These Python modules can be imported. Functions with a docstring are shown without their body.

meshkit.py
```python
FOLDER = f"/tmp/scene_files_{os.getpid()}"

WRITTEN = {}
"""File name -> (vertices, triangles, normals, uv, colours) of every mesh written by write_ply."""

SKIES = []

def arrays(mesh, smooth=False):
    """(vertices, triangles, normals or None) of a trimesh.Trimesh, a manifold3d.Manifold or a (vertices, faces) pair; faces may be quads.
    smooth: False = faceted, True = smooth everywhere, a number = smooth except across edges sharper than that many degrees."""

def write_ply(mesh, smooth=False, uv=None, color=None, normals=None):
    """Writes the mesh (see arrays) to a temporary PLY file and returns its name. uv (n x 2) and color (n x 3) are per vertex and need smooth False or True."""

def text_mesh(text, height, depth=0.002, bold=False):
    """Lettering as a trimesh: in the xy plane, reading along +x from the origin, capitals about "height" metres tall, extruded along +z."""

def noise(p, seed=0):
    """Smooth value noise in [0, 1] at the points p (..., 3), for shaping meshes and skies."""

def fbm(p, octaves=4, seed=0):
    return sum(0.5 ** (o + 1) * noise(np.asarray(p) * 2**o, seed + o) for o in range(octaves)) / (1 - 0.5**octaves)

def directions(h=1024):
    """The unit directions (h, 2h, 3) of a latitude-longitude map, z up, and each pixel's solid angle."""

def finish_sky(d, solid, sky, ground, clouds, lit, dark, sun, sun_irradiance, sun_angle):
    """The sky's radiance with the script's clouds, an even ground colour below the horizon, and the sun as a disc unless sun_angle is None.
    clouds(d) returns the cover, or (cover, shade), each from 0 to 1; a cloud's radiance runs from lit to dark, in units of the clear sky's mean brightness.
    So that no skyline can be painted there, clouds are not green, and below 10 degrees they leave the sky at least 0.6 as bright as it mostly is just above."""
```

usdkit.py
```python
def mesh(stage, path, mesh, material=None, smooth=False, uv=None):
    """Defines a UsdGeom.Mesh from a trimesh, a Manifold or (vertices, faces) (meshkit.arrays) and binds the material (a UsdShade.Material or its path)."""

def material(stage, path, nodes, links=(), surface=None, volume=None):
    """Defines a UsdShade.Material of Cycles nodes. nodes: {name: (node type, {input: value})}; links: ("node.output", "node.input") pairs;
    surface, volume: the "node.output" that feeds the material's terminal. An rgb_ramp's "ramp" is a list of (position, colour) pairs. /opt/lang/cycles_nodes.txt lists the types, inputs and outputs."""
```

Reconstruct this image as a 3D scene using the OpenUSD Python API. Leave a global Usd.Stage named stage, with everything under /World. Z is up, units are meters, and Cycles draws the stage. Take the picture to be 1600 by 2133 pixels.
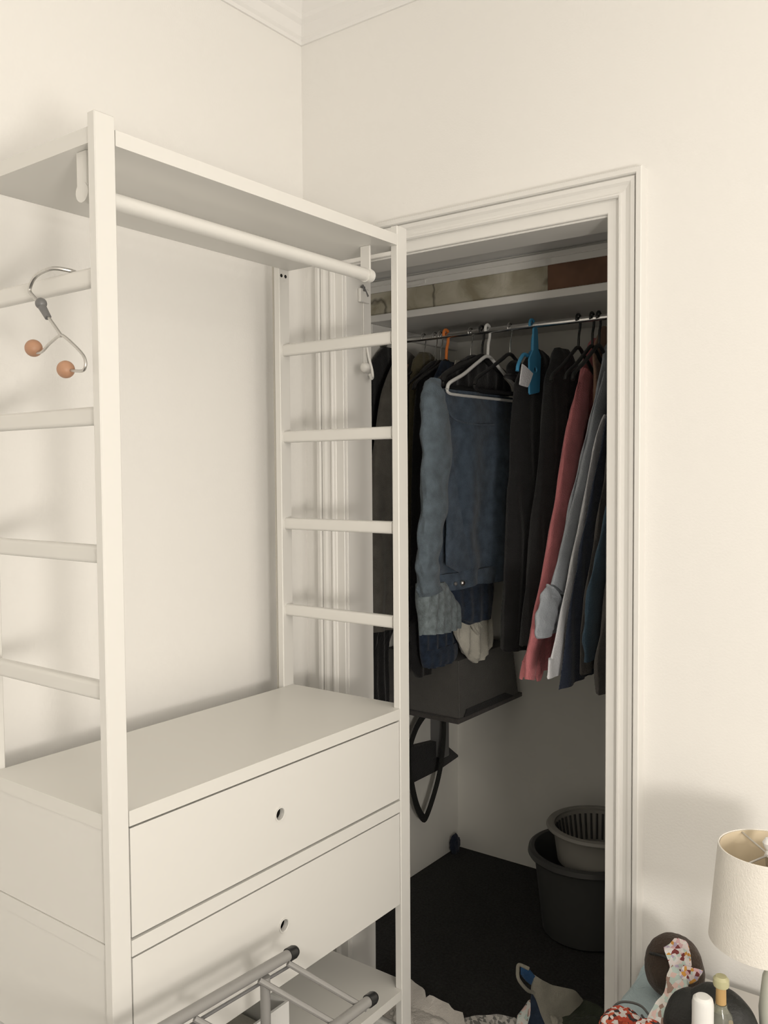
import math, random
import numpy as np, trimesh, manifold3d as m3, usdkit, meshkit
from shapely.geometry import Polygon
from pxr import Usd, UsdGeom, UsdLux, Gf, Sdf

stage = Usd.Stage.CreateInMemory()
UsdGeom.SetStageUpAxis(stage, UsdGeom.Tokens.z)
UsdGeom.SetStageMetersPerUnit(stage, 1.0)
stage.SetDefaultPrim(UsdGeom.Xform.Define(stage, '/World').GetPrim())
UsdGeom.Scope.Define(stage, '/World/Looks')
random.seed(7)
rng = np.random.default_rng(7)

# ------------------------------------------------------------------ camera
CAM = np.array([1.7289, -1.9417, 1.5670])
YAW, PITCH, ROLL, FPX = 0.6387, -0.0439, -0.0071, 1819.8
def cam_axes():
    sy, cy = math.sin(YAW), math.cos(YAW)
    f = np.array([-sy*math.cos(PITCH), cy*math.cos(PITCH), math.sin(PITCH)])
    r = np.array([cy, sy, 0.]); u = np.cross(r, f)
    c, s = math.cos(ROLL), math.sin(ROLL)
    return c*r + s*u, -s*r + c*u, f
cr, cu, cf = cam_axes()
cam = UsdGeom.Camera.Define(stage, '/World/camera')
M = Gf.Matrix4d(*[float(v) for v in (*cr, 0, *cu, 0, *(-cf), 0, *CAM, 1)])
cam.AddTransformOp().Set(M)
cam.CreateHorizontalApertureAttr(36.0)
cam.CreateVerticalApertureAttr(36.0*2133/1600)
cam.CreateFocalLengthAttr(36.0*FPX/1600)
cam.CreateClippingRangeAttr(Gf.Vec2f(0.01, 100))
cam.CreateExposureAttr(0.0)

# ------------------------------------------------------------------ lights
WARM = Gf.Vec3f(1.0, 0.93, 0.845)
def fill_light(x, y, z, wd, ht, power, rot):
    l = UsdLux.RectLight.Define(stage, numbered('/World', 'fill_light'))
    l.CreateWidthAttr(wd); l.CreateHeightAttr(ht); l.CreateIntensityAttr(power); l.CreateColorAttr(WARM)
    l.AddTranslateOp().Set(Gf.Vec3d(x, y, z)); l.AddRotateXYZOp().Set(Gf.Vec3f(90, 0, rot))
_used = {}
def numbered(parent, name):
    k = parent + '/' + name
    i = _used.get(k, 0); _used[k] = i + 1
    return k if i == 0 else f'{k}_{i:03d}'
key = UsdLux.SphereLight.Define(stage, '/World/unseen_lamp_light')      # unseen source, out of frame to the right; lights walls and casts the shadows
key.CreateRadiusAttr(0.19); key.CreateIntensityAttr(58.0); key.CreateColorAttr(WARM)
key.AddTranslateOp().Set(Gf.Vec3d(2.74, -2.08, 1.17))
fill_light(3.66, -1.2, 2.1, 1.4, 1.2, 2.9, 90)                       # added soft fill panels at the right-hand wall, out of frame
fill_light(3.66, -3.2, 1.0, 1.6, 1.6, 1.5, 90)

# ------------------------------------------------------------------ materials
def mat(name, color, rough=0.6, spec=0.5, bump=0.0, bscale=60.0, var=0.0, vscale=4.0, **kw):
    n = {"p": ("principled_bsdf", {"base_color": color, "roughness": rough, "specular_ior_level": spec, **kw})}
    l = []
    if bump or var:
        n["tc"] = ("texture_coordinate", {})
    if bump:
        n["nb"] = ("noise_texture", {"scale": bscale, "detail": 3.0})
        n["b"] = ("bump", {"strength": bump, "distance": 0.01})
        l += [("tc.object", "nb.vector"), ("nb.fac", "b.height"), ("b.normal", "p.normal")]
    if var:
        n["nv"] = ("noise_texture", {"scale": vscale, "detail": 4.0})
        a = [min(1, c*(1+var)) for c in color]; b = [c*(1-var) for c in color]
        n["r"] = ("rgb_ramp", {"ramp": [(0.3, b), (0.7, a)]})
        l += [("tc.object", "nv.vector"), ("nv.fac", "r.fac"), ("r.color", "p.base_color")]
    return usdkit.material(stage, '/World/Looks/' + name, n, l, surface="p.BSDF")

WALL = mat('wall_paint', (.88, .868, .838), .85, .25, bump=.05, bscale=180)
CEIL = mat('ceiling_paint', (.87, .86, .84), .9, .2)
TRIM = mat('trim_gloss', (.80, .79, .76), .4, .5)
LACQ = mat('white_lacquer', (.755, .745, .71), .42, .5)
LACQ2 = mat('white_lacquer_shelf', (.745, .735, .695), .38, .5)
CHAN = mat('slotted_channel', (.50, .48, .43), .5, .4)
DARKHOLE = mat('dark_hole', (.03, .03, .028), .8, .2)
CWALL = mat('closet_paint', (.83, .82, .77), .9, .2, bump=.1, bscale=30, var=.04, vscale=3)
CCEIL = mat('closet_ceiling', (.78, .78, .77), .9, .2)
CARPET = mat('dark_carpet', (.055, .055, .054), 1.0, .1, bump=.6, bscale=400, var=.2, vscale=120)
CHROME = mat('chrome', (.75, .75, .75), .22, .5, metallic=1.0)
STEEL = mat('brushed_steel', (.55, .54, .52), .35, .5, metallic=1.0)
GREYMET = mat('grey_enamel', (.27, .265, .255), .35, .5)
GREYMET2 = mat('dark_grey_enamel', (.16, .16, .16), .35, .5)
BLKPL = mat('black_plastic', (.02, .02, .02), .3, .5)
WHTPL = mat('white_plastic', (.78, .78, .76), .3, .5)
BLUEPL = mat('blue_plastic', (.07, .33, .58), .4, .5)
ORGPL = mat('orange_plastic', (.75, .22, .05), .4, .5)
BEECH = mat('beech_wood', (.47, .265, .165), .45, .4, var=.12, vscale=30)
def fabric(name, c, bump=.35, bscale=220, var=.1, vscale=25):
    return mat(name, c, .95, .12, bump=bump, bscale=bscale, var=var, vscale=vscale, sheen_weight=.15)
DENIM = fabric('mid_denim', (.075, .105, .145), var=.28, vscale=30)
DENIML = fabric('light_denim', (.125, .16, .19), var=.2, vscale=35)
DENIMC = fabric('faded_denim_cuff', (.19, .23, .245), var=.28, vscale=60)
DENIMD = fabric('dark_denim', (.030, .045, .075), var=.3, vscale=40)
BLACKF = fabric('black_cloth', (.021, .021, .022))
BLACKF2 = fabric('charcoal_cloth', (.027, .027, .028))
COATF = fabric('grey_wool', (.115, .108, .094), var=.15)
TANF = fabric('tan_cloth', (.33, .21, .15))
OLIVE = fabric('olive_cloth', (.085, .075, .045))
REDF = fabric('coral_cloth', (.62, .215, .23), var=.12, vscale=14)
GREYF = fabric('grey_blue_cloth', (.37, .40, .44), var=.08)
WHTF = fabric('white_cotton', (.68, .69, .72), var=.04)
NAVYF = fabric('navy_cloth', (.026, .034, .055))
BLUEF = fabric('slate_blue_cloth', (.05, .085, .12))
DGREYF = fabric('dark_grey_cloth', (.085, .08, .075))
CREAMF = fabric('cream_cotton', (.62, .60, .53), var=.1)
BOXF = fabric('grey_box_fabric', (.115, .112, .105), var=.05)
BINM = mat('dark_grey_tub', (.066, .066, .065), .45, .4)
BASK = mat('pale_grey_basket', (.30, .29, .265), .45, .4)
PANELW = mat('dark_wood_board', (.17, .09, .055), .6, .3, var=.2, vscale=14)
# bare plaster with cracks and stains
PLAST = usdkit.material(stage, '/World/Looks/bare_plaster', {
    "tc": ("texture_coordinate", {}),
    "n1": ("noise_texture", {"scale": 9.0, "detail": 5.0, "distortion": .6}),
    "v": ("voronoi_texture", {"feature": "distance_to_edge", "scale": 4.0}),
    "n2": ("noise_texture", {"scale": 3.0, "detail": 4.0}),
    "mv": ("mix_vector", {"fac": .35}),
    "r1": ("rgb_ramp", {"ramp": [(.3, (.30, .27, .19)), (.5, (.46, .43, .34)), (.72, (.56, .53, .44))]}),
    "r2": ("rgb_ramp", {"ramp": [(0, (.35, .35, .35)), (.025, (1, 1, 1)), (1, (1, 1, 1))]}),
    "mx": ("mix", {"mix_type": "multiply", "fac": 1.0}),
    "b": ("bump", {"strength": .5, "distance": .02}),
    "p": ("principled_bsdf", {"roughness": .9})},
    [("tc.object", "n1.vector"), ("tc.object", "n2.vector"), ("tc.object", "mv.a"), ("n2.color", "mv.b"), ("mv.result", "v.vector"),
     ("n1.fac", "r1.fac"), ("v.distance", "r2.fac"), ("r1.color", "mx.color1"), ("r2.color", "mx.color2"),
     ("mx.color", "p.base_color"), ("n1.fac", "b.height"), ("b.normal", "p.normal")], surface="p.BSDF")
# small flower print
def printed(name, cols, scale):
    n = {"tc": ("texture_coordinate", {}), "v": ("voronoi_texture", {"scale": scale, "feature": "f1"}),
         "s": ("separate_color", {}), "r": ("rgb_ramp", {"interpolate": False, "ramp": [(i/len(cols), c) for i, c in enumerate(cols)]}),
         "p": ("principled_bsdf", {"roughness": .85, "specular_ior_level": .2})}
    return usdkit.material(stage, '/World/Looks/' + name, n, [("tc.object", "v.vector"), ("v.color", "s.color"), ("s.r", "r.fac"), ("r.color", "p.base_color")], surface="p.BSDF")
FLORAL = printed('flower_print', [(.72, .66, .66), (.62, .40, .42), (.70, .68, .66), (.60, .30, .07), (.50, .60, .56), (.70, .62, .60), (.20, .05, .05), (.45, .38, .50), (.72, .70, .70)], 150)
FLORAL2 = printed('pale_print', [(.66, .70, .66), (.70, .68, .64), (.50, .60, .56), (.70, .52, .48), (.68, .68, .66), (.35, .24, .20)], 110)
REDPR = printed('red_print', [(.45, .07, .04), (.60, .55, .52), (.30, .05, .03), (.66, .62, .60), (.50, .10, .05), (.05, .04, .04)], 130)
GREYPR = printed('grey_print', [(.46, .44, .41), (.30, .29, .27), (.52, .50, .47), (.16, .16, .15)], 120)
LBLUE = fabric('pale_blue_cloth', (.40, .50, .53), var=.05)
LINEN = fabric('linen_shade', (.80, .77, .71), bump=.2, bscale=300, var=.02)
SHADEIN = mat('shade_lining', (.70, .60, .44), .7, .2)
BROWNF = fabric('brown_pouch', (.060, .044, .034), var=.15)
BLKBAG = mat('black_nylon', (.018, .019, .018), .55, .4, bump=.2, bscale=200)
PALEG = mat('pale_ceramic', (.66, .68, .60), .25, .5)
CLEARP = mat('clear_bottle', (.85, .86, .72), .08, .5, transmission_weight=.85, ior=1.45)
YELCAP = mat('yellow_green_cap', (.47, .45, .27), .35, .5)
CORKP = mat('amber_neck', (.48, .31, .13), .4, .5)
TABLEW = mat('table_top_paint', (.55, .53, .50), .5, .4)
CABLE = mat('grey_cable', (.10, .105, .105), .4, .4)
RAGW = fabric('crumpled_white', (.56, .53, .49), var=.06)
BEIGEF = fabric('beige_cloth', (.36, .345, .29), var=.08)
BRBLUE = fabric('bright_blue_cloth', (.04, .12, .28), var=.2)
GREENF = fabric('dark_green_cloth', (.055, .065, .045), var=.2)

# ------------------------------------------------------------------ scene helpers
def tag(prim, label=None, cat=None, group=None, kind=None):
    for k, v in (('label', label), ('category', cat), ('group', group), ('kind', kind)):
        if v: prim.SetCustomDataByKey(k, v)
    return prim
def off(mesh, d):
    v, f, _ = meshkit.arrays(mesh)
    return trimesh.Trimesh(v - np.asarray(d, float), f, process=False)
class Thing:
    """a top-level Xform at BASE; parts are given in world coordinates"""
    def __init__(self, name, label, cat, base=(0, 0, 0), group=None, kind=None):
        self.path = numbered('/World', name); self.base = np.asarray(base, float)
        x = UsdGeom.Xform.Define(stage, self.path); x.AddTranslateOp().Set(Gf.Vec3d(*map(float, base)))
        self.prim = tag(x.GetPrim(), label, cat, group, kind)
    def part(self, name, mesh, material, under=None, smooth=30, label=None, kind=None):
        p = numbered(under or self.path, name)
        usdkit.mesh(stage, p, off(mesh, self.base), material, smooth=smooth)
        tag(stage.GetPrimAtPath(p), label, None, None, kind)
        return p
def single(name, mesh, material, label, cat, group=None, smooth=30, kind=None):
    p = numbered('/World', name)
    usdkit.mesh(stage, p, mesh, material, smooth=smooth)
    tag(stage.GetPrimAtPath(p), label, cat, group, kind)
    return p
def struct(name, mesh, material, under=None, smooth=False, label=None):
    p = numbered(under or '/World', name)
    usdkit.mesh(stage, p, mesh, material, smooth=smooth)
    if not under: tag(stage.GetPrimAtPath(p), label, None, None, 'structure')
    return p

# ------------------------------------------------------------------ mesh helpers
def cat(*ms): return trimesh.util.concatenate([trimesh.Trimesh(*meshkit.arrays(m)[:2], process=False) for m in ms])
def box(x0, x1, y0, y1, z0, z1, b=0.0015):
    if b <= 0:
        return trimesh.creation.box(bounds=[[x0, y0, z0], [x1, y1, z1]])
    b = min(b, (x1-x0)/2.2, (y1-y0)/2.2, (z1-z0)/2.2)
    P = []
    for sx in (0, 1):
        for sy in (0, 1):
            for sz in (0, 1):
                c = np.array([(x0, x1)[sx], (y0, y1)[sy], (z0, z1)[sz]]); s = np.array([1-2*sx, 1-2*sy, 1-2*sz])*b
                for k in range(3):
                    d = s.copy(); d[k] = 0; P.append(c + d)
    return trimesh.convex.convex_hull(np.array(P))
def solid(x0, x1, y0, y1, z0, z1):
    return m3.Manifold.cube([x1-x0, y1-y0, z1-z0]).translate([x0, y0, z0])
def catmull(pts, n=8, closed=False):
    p = np.asarray(pts, float); N = len(p); out = []
    rngi = range(N if closed else N-1)
    for i in rngi:
        a = p[(i-1) % N] if closed or i > 0 else 2*p[0]-p[1]
        b, c = p[i], p[(i+1) % N]
        d = p[(i+2) % N] if closed or i < N-2 else 2*p[-1]-p[-2]
        for t in np.arange(n)/n:
            out.append(.5*((2*b)+(-a+c)*t+(2*a-5*b+4*c-d)*t*t+(-a+3*b-3*c+d)*t**3))
    if not closed: out.append(p[-1])
    return np.array(out)
def tube(pts, r, sides=12, caps=True, closed=False):
    p = np.asarray(pts, float); n = len(p); r = np.broadcast_to(np.asarray(r, float), (n,))
    t = np.roll(p, -1, 0)-np.roll(p, 1, 0) if closed else np.gradient(p, axis=0)
    t /= np.linalg.norm(t, axis=1, keepdims=True)+1e-12
    a = np.cross(t[0], [0, 0, 1.] if abs(t[0][2]) < .9 else [1., 0, 0]); a /= np.linalg.norm(a)
    A = [a]
    for i in range(1, n):
        a = A[-1]-t[i]*np.dot(A[-1], t[i]); A.append(a/(np.linalg.norm(a)+1e-12))
    A = np.array(A); B = np.cross(t, A); ang = np.arange(sides)*2*np.pi/sides
    v = p[:, None]+r[:, None, None]*(np.cos(ang)[None, :, None]*A[:, None]+np.sin(ang)[None, :, None]*B[:, None])
    v = v.reshape(-1, 3); f = []
    for i in range(n if closed else n-1):
        i2 = (i+1) % n
        for j in range(sides):
            k = (j+1) % sides
            f += [[i*sides+j, i*sides+k, i2*sides+k], [i*sides+j, i2*sides+k, i2*sides+j]]
    if caps and not closed:
        v = np.vstack([v, p[0], p[-1]]); c0, c1 = len(v)-2, len(v)-1
        for j in range(sides):
            k = (j+1) % sides
            f += [[c0, k, j], [c1, (n-1)*sides+j, (n-1)*sides+k]]
    m = trimesh.Trimesh(v, f, process=False); 
    if m.volume < 0: m.invert()
    return m
def lathe(profile, seg=48, center=(0, 0, 0)):
    m = trimesh.creation.revolve(np.array(profile, float), sections=seg)
    if m.volume < 0: m.invert()
    m.apply_translation(center); return m
def ball(c, r, sub=3, scale=(1, 1, 1)):
    m = trimesh.creation.icosphere(sub, r); m.apply_scale(scale); m.apply_translation(c); return m
def rrect(hw, hh, r, n=4):
    pts = []
    for cx, cy, a0 in ((hw-r, hh-r, 0), (-hw+r, hh-r, 90), (-hw+r, -hh+r, 180), (hw-r, -hh+r, 270)):
        for k in range(n+1):
            a = math.radians(a0+90*k/n); pts.append((cx+r*math.cos(a), cy+r*math.sin(a)))
    return pts
def bar_x(x0, x1, y, z, hw, hh, r):
    """rounded bar along x"""
    s = np.array(rrect(hw, hh, r)); n = len(s)
    v = np.vstack([np.c_[np.full(n, x), y+s[:, 0], z+s[:, 1]] for x in (x0, x1)]+[[[x0, y, z], [x1, y, z]]])
    f = []
    for j in range(n):
        k = (j+1) % n; f += [[j, k, n+k], [j, n+k, n+j], [2*n, k, j], [2*n+1, n+j, n+k]]
    m = trimesh.Trimesh(v, f, process=False)
    if m.volume < 0: m.invert()
    return m
def loft(loops, cap0=True, cap1=True):
    L = np.array(loops); m, n, _ = L.shape; v = L.reshape(-1, 3); f = []
    for i in range(m-1):
        for j in range(n):
            k = (j+1) % n
            f += [[i*n+j, i*n+k, (i+1)*n+k], [i*n+j, (i+1)*n+k, (i+1)*n+j]]
    if cap0:
        v = np.vstack([v, L[0].mean(0)]); c = len(v)-1
        f += [[c, (j+1) % n, j] for j in range(n)]
    if cap1:
        v = np.vstack([v, L[-1].mean(0)]); c = len(v)-1
        f += [[c, (m-1)*n+j, (m-1)*n+(j+1) % n] for j in range(n)]
    M_ = trimesh.Trimesh(v, f, process=False)
    if M_.volume < 0: M_.invert()
    return M_
def hanging(levels, folds=6, amp=.010, seed=0, N=96, rows=56, sq=.75, hem=True, ramp=.35):
    """cloth hanging down: levels = (z, y_near, y_far, x_centre, thickness) from the top; a closed thick body with vertical folds and a hollow hem"""
    lv = np.array(levels, float); z = lv[:, 0]
    s = np.r_[0, np.cumsum(np.abs(np.diff(z))+1e-4)]; s /= s[-1]
    q = np.linspace(0, 1, rows)
    def ip(c):
        try:
            from scipy.interpolate import PchipInterpolator
            return PchipInterpolator(s, c)(q)
        except Exception:
            return np.interp(q, s, c)
    Z, Y0, Y1, XC, TH = (ip(lv[:, k]) for k in range(5))
    t = np.linspace(0, 2*np.pi, N, endpoint=False); loops = []
    for i in range(rows):
        a = (Y1[i]-Y0[i])/2; yc = (Y1[i]+Y0[i])/2; b = TH[i]/2
        c, sn = np.cos(t), np.sin(t)
        y = yc+a*np.sign(c)*np.abs(c)**sq; x = XC[i]+b*np.sign(sn)*np.abs(sn)**sq
        u = (y-Y0.min())*1.0
        ph = seed*1.7+1.2*meshkit.noise(np.c_[np.full(N, seed*3.1), u*5, np.full(N, Z[i]*3.0)], seed)*3.0
        g = ramp+(1-ramp)*q[i]
        d = amp*g*np.sin(folds*2*np.pi*u/max(.15, (Y1-Y0).mean())+ph+np.sign(sn)*.7)
        d += amp*.9*(meshkit.noise(np.c_[u*14, np.full(N, Z[i]*11), np.sign(sn)*3+seed], seed+5)-.5)
        x = x+d*np.sign(sn)*np.abs(sn)**.5
        y = y+amp*.6*(meshkit.noise(np.c_[np.full(N, Z[i]*16), c*2+seed, np.zeros(N)], seed+9)-.5)
        zz = np.full(N, Z[i])+.012*q[i]*(meshkit.noise(np.c_[u*9, np.sign(sn), np.full(N, seed)], seed+2)-.5)
        loops.append(np.c_[x, y, zz])
    if hem:
        c = loops[-1].mean(0)
        loops.append(c+(loops[-1]-c)*[.8, .96, 1]); l = loops[-1].copy(); l[:, 2] += .05; l[:, :2] = c[:2]+(l[:, :2]-c[:2])*.9; loops.append(l)
    return loft(loops)
def limb(pts, wid, thk, seed=0, amp=.006, N=40, n=7, folds=9):
    """a sleeve or leg: flattened tube along pts, wid (along y) and thk (along x) half sizes at the points"""
    P = catmull(pts, n); k = len(P)
    w = np.interp(np.linspace(0, 1, k), np.linspace(0, 1, len(wid)), wid); h = np.interp(np.linspace(0, 1, k), np.linspace(0, 1, len(thk)), thk)
    T = np.gradient(P, axis=0); T /= np.linalg.norm(T, axis=1, keepdims=True)
    t = np.linspace(0, 2*np.pi, N, endpoint=False); loops = []
    for i in range(k):
        X = np.array([1., 0, 0]); X = X-T[i]*X.dot(T[i]); X /= np.linalg.norm(X); Y = np.cross(T[i], X)
        r = 1+amp/.04*(meshkit.noise(np.c_[np.cos(t)*2.2+seed, np.sin(t)*2.2, np.full(N, i*.28)], seed)-.5)*1.3
        r += amp/.06*np.sin(i/k*folds*2*np.pi+np.cos(t)*1.6+seed)*.5
        loops.append(P[i]+(w[i]*np.cos(t)*r)[:, None]*Y+(h[i]*np.sin(t)*r)[:, None]*X)
    c = loops[-1].mean(0); loops.append(c+(loops[-1]-c)*.8); loops.append(c+(loops[-1]-c)*.9-T[-1]*.03)
    return loft(loops)
def sheet(P, thick=.004, amp=.006, seed=0, size=.012, freq=22):
    """cloth through a closed outline of 3D points: triangulated, creased by noise, given thickness"""
    P = np.asarray(P, float); c = P.mean(0); U, S, V = np.linalg.svd(P-c)
    a, b, n = V
    uv = np.c_[(P-c)@a, (P-c)@b]; h = (P-c)@n
    poly = Polygon(uv).buffer(0)
    if poly.geom_type != 'Polygon': poly = max(poly.geoms, key=lambda g: g.area)
    from shapely.geometry import MultiPoint
    from scipy.spatial import Delaunay
    x0, y0, x1, y1 = poly.bounds
    ring = np.array([poly.exterior.interpolate(d).coords[0] for d in np.arange(0, poly.exterior.length, size)])
    gx, gy = np.meshgrid(np.arange(x0, x1, size), np.arange(y0, y1, size*.87)); gx = gx+(np.arange(gx.shape[0]) % 2)[:, None]*size/2
    g = np.c_[gx.ravel(), gy.ravel()]
    from shapely import contains_xy
    inner = poly.buffer(-size*.5)
    g = g[contains_xy(inner, g[:, 0], g[:, 1])] if not inner.is_empty else g[:0]
    Q = np.vstack([ring, g]); nr = len(ring)
    tri = Delaunay(Q).simplices; cen = Q[tri].mean(1); tri = tri[contains_xy(poly, cen[:, 0], cen[:, 1])]
    d2 = ((Q[:, None]-uv[None])**2).sum(-1)+1e-5; w = 1/d2; w /= w.sum(1, keepdims=True); hh = w@h
    p3 = c+Q[:, :1]*a+Q[:, 1:]*b+hh[:, None]*n
    p3 = p3+n*(amp*2*(meshkit.fbm(p3*freq+seed*7.3, 3, seed)-.5))[:, None]
    o = n*thick; m = len(p3)
    ar = np.cross(Q[tri[:, 1]]-Q[tri[:, 0]], Q[tri[:, 2]]-Q[tri[:, 0]]); tri[ar < 0] = tri[ar < 0][:, ::-1]
    f = np.vstack([tri, tri[:, ::-1]+m, [[i, i+m, (i+1) % nr] for i in range(nr)], [[(i+1) % nr, i+m, (i+1) % nr+m] for i in range(nr)]])
    M_ = trimesh.Trimesh(np.vstack([p3+o/2, p3-o/2]), f, process=False)
    M_.fix_normals()
    return M_
def blob(c, r, seed=0, amp=.12, freq=3.0, sub=4, flat=None, power=1.0):
    m = trimesh.creation.icosphere(sub, 1.0); v = m.vertices
    k = 1+amp*2*(meshkit.fbm(v*freq+seed*5.1+20, 3, seed)-.5)
    v = v*k[:, None]*np.asarray(r)
    if flat is not None: v[:, 2] = np.maximum(v[:, 2], flat)
    m.vertices = v+np.asarray(c); return m

# ------------------------------------------------------------------ the room
XR, YB, ZC = 3.7, -4.2, 2.955            # room: x 0..XR, y YB..0, z 0..ZC
DX0, DX1, DZ = 0.157, 0.937, 2.155        # doorway in the wall at y = 0
WT = 0.11                                 # its thickness
CX0, CX1, CY1, CZ = -0.18, 1.42, 1.135, 2.250   # closet
struct('floor', box(-.4, XR+.1, YB-.1, 1.3, -.1, 0, 0), CARPET)
struct('ceiling', box(-.1, XR+.1, YB-.1, 0.05, ZC, ZC+.1, 0), CEIL)
struct('wall_left', box(-.1, 0, YB-.1, 0.0, 0, ZC, 0), WALL)
wr = solid(-.3, XR+.1, 0, WT, 0, ZC) - solid(DX0, DX1, -.1, 1, -.1, DZ)
struct('wall_right', wr, WALL)
struct('wall_back', box(-.1, XR+.1, YB-.1, YB, 0, ZC, 0), WALL)
struct('wall_far_right', box(XR, XR+.1, YB, 0, 0, ZC, 0), WALL)
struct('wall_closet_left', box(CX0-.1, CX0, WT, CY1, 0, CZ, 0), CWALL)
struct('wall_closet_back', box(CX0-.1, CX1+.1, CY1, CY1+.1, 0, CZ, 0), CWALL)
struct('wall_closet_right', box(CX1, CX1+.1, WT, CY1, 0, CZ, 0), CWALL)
struct('ceiling_closet', box(CX0-.1, CX1+.1, WT, CY1+.1, CZ, CZ+.08, 0), CCEIL)

# door lining, casing, crown
jl = cat(box(DX0-.001, DX0+.004, -.002, WT+.003, 0, DZ, .001), box(DX1-.004, DX1+.001, -.002, WT+.003, 0, DZ, .001), box(DX0, DX1, -.002, WT+.003, DZ-.004, DZ+.001, .001))
struct('trim_1', jl, TRIM)
def casing(profile, x0, x1, zt):
    """profile: (s away from the opening, depth into the room); mitred round three sides"""
    out = []
    for cx, cz, sx, sz in ((x0, 0, -1, 0), (x0, zt, -1, 1), (x1, zt, 1, 1), (x1, 0, 1, 0)):
        out.append([(cx+sx*s, -d, cz+sz*s) for s, d in profile])
    return loft(out)
prof = [(0, -.001), (0, .011), (.002, .013), (.027, .013), (.029, .015), (.0295, .023), (.033, .0265), (.037, .0265), (.039, .020), (.046, .0185), (.054, .022), (.060, .0265), (.067, .0275), (.069, .0275), (.0695, .022), (.072, .022), (.0725, .029), (.075, .033), (.085, .033), (.087, .031), (.087, -.001)]
struct('trim_2', casing(prof, DX0, DX1, DZ), TRIM)
cp = [(0, 2.805), (.006, 2.805), (.008, 2.815), (.016, 2.822), (.018, 2.852), (.03, 2.862), (.034, 2.872), (.055, 2.895), (.085, 2.915), (.09, 2.926), (.105, 2.93), (.105, 2.956), (0, 2.956)]
def crown(axis):
    out = []
    for e in (0, 1):
        if axis == 'y':
            out.append([(d, -d if e == 0 else YB, z) for d, z in cp])
        else:
            out.append([(d if e == 0 else XR, -d, z) for d, z in cp])
    return loft(out, False, False)
struct('trim_3', crown('y'), CEIL); struct('trim_4', crown('x'), CEIL)
struct('baseboard_left', box(0, .014, YB, -.002, 0, .14, .004), TRIM)
struct('baseboard_right', box(DX1+.09, XR, -.014, 0, 0, .14, .004), TRIM)
# boxed-in bulkhead above the hanging shelf: batten, bare plaster and a dark board on its face
struct('wall_bulkhead', box(CX0, CX1, .552, CY1, 2.124, CZ, 0), CWALL)
struct('trim_5', cat(box(CX0, CX1, .541, .5515, 2.203, 2.226, .002), box(CX0, CX1, .531, .5515, 2.224, 2.241, .003), box(-.02, .07, .536, .542, 2.208, 2.222, .002)), TRIM)
struct('wall_plaster_strip', box(CX0, .517, .545, .5515, 2.1235, 2.2028, .001), PLAST)
struct('trim_6', box(.519, CX1, .540, .5515, 2.1235, 2.2028, .001), PANELW)

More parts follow.
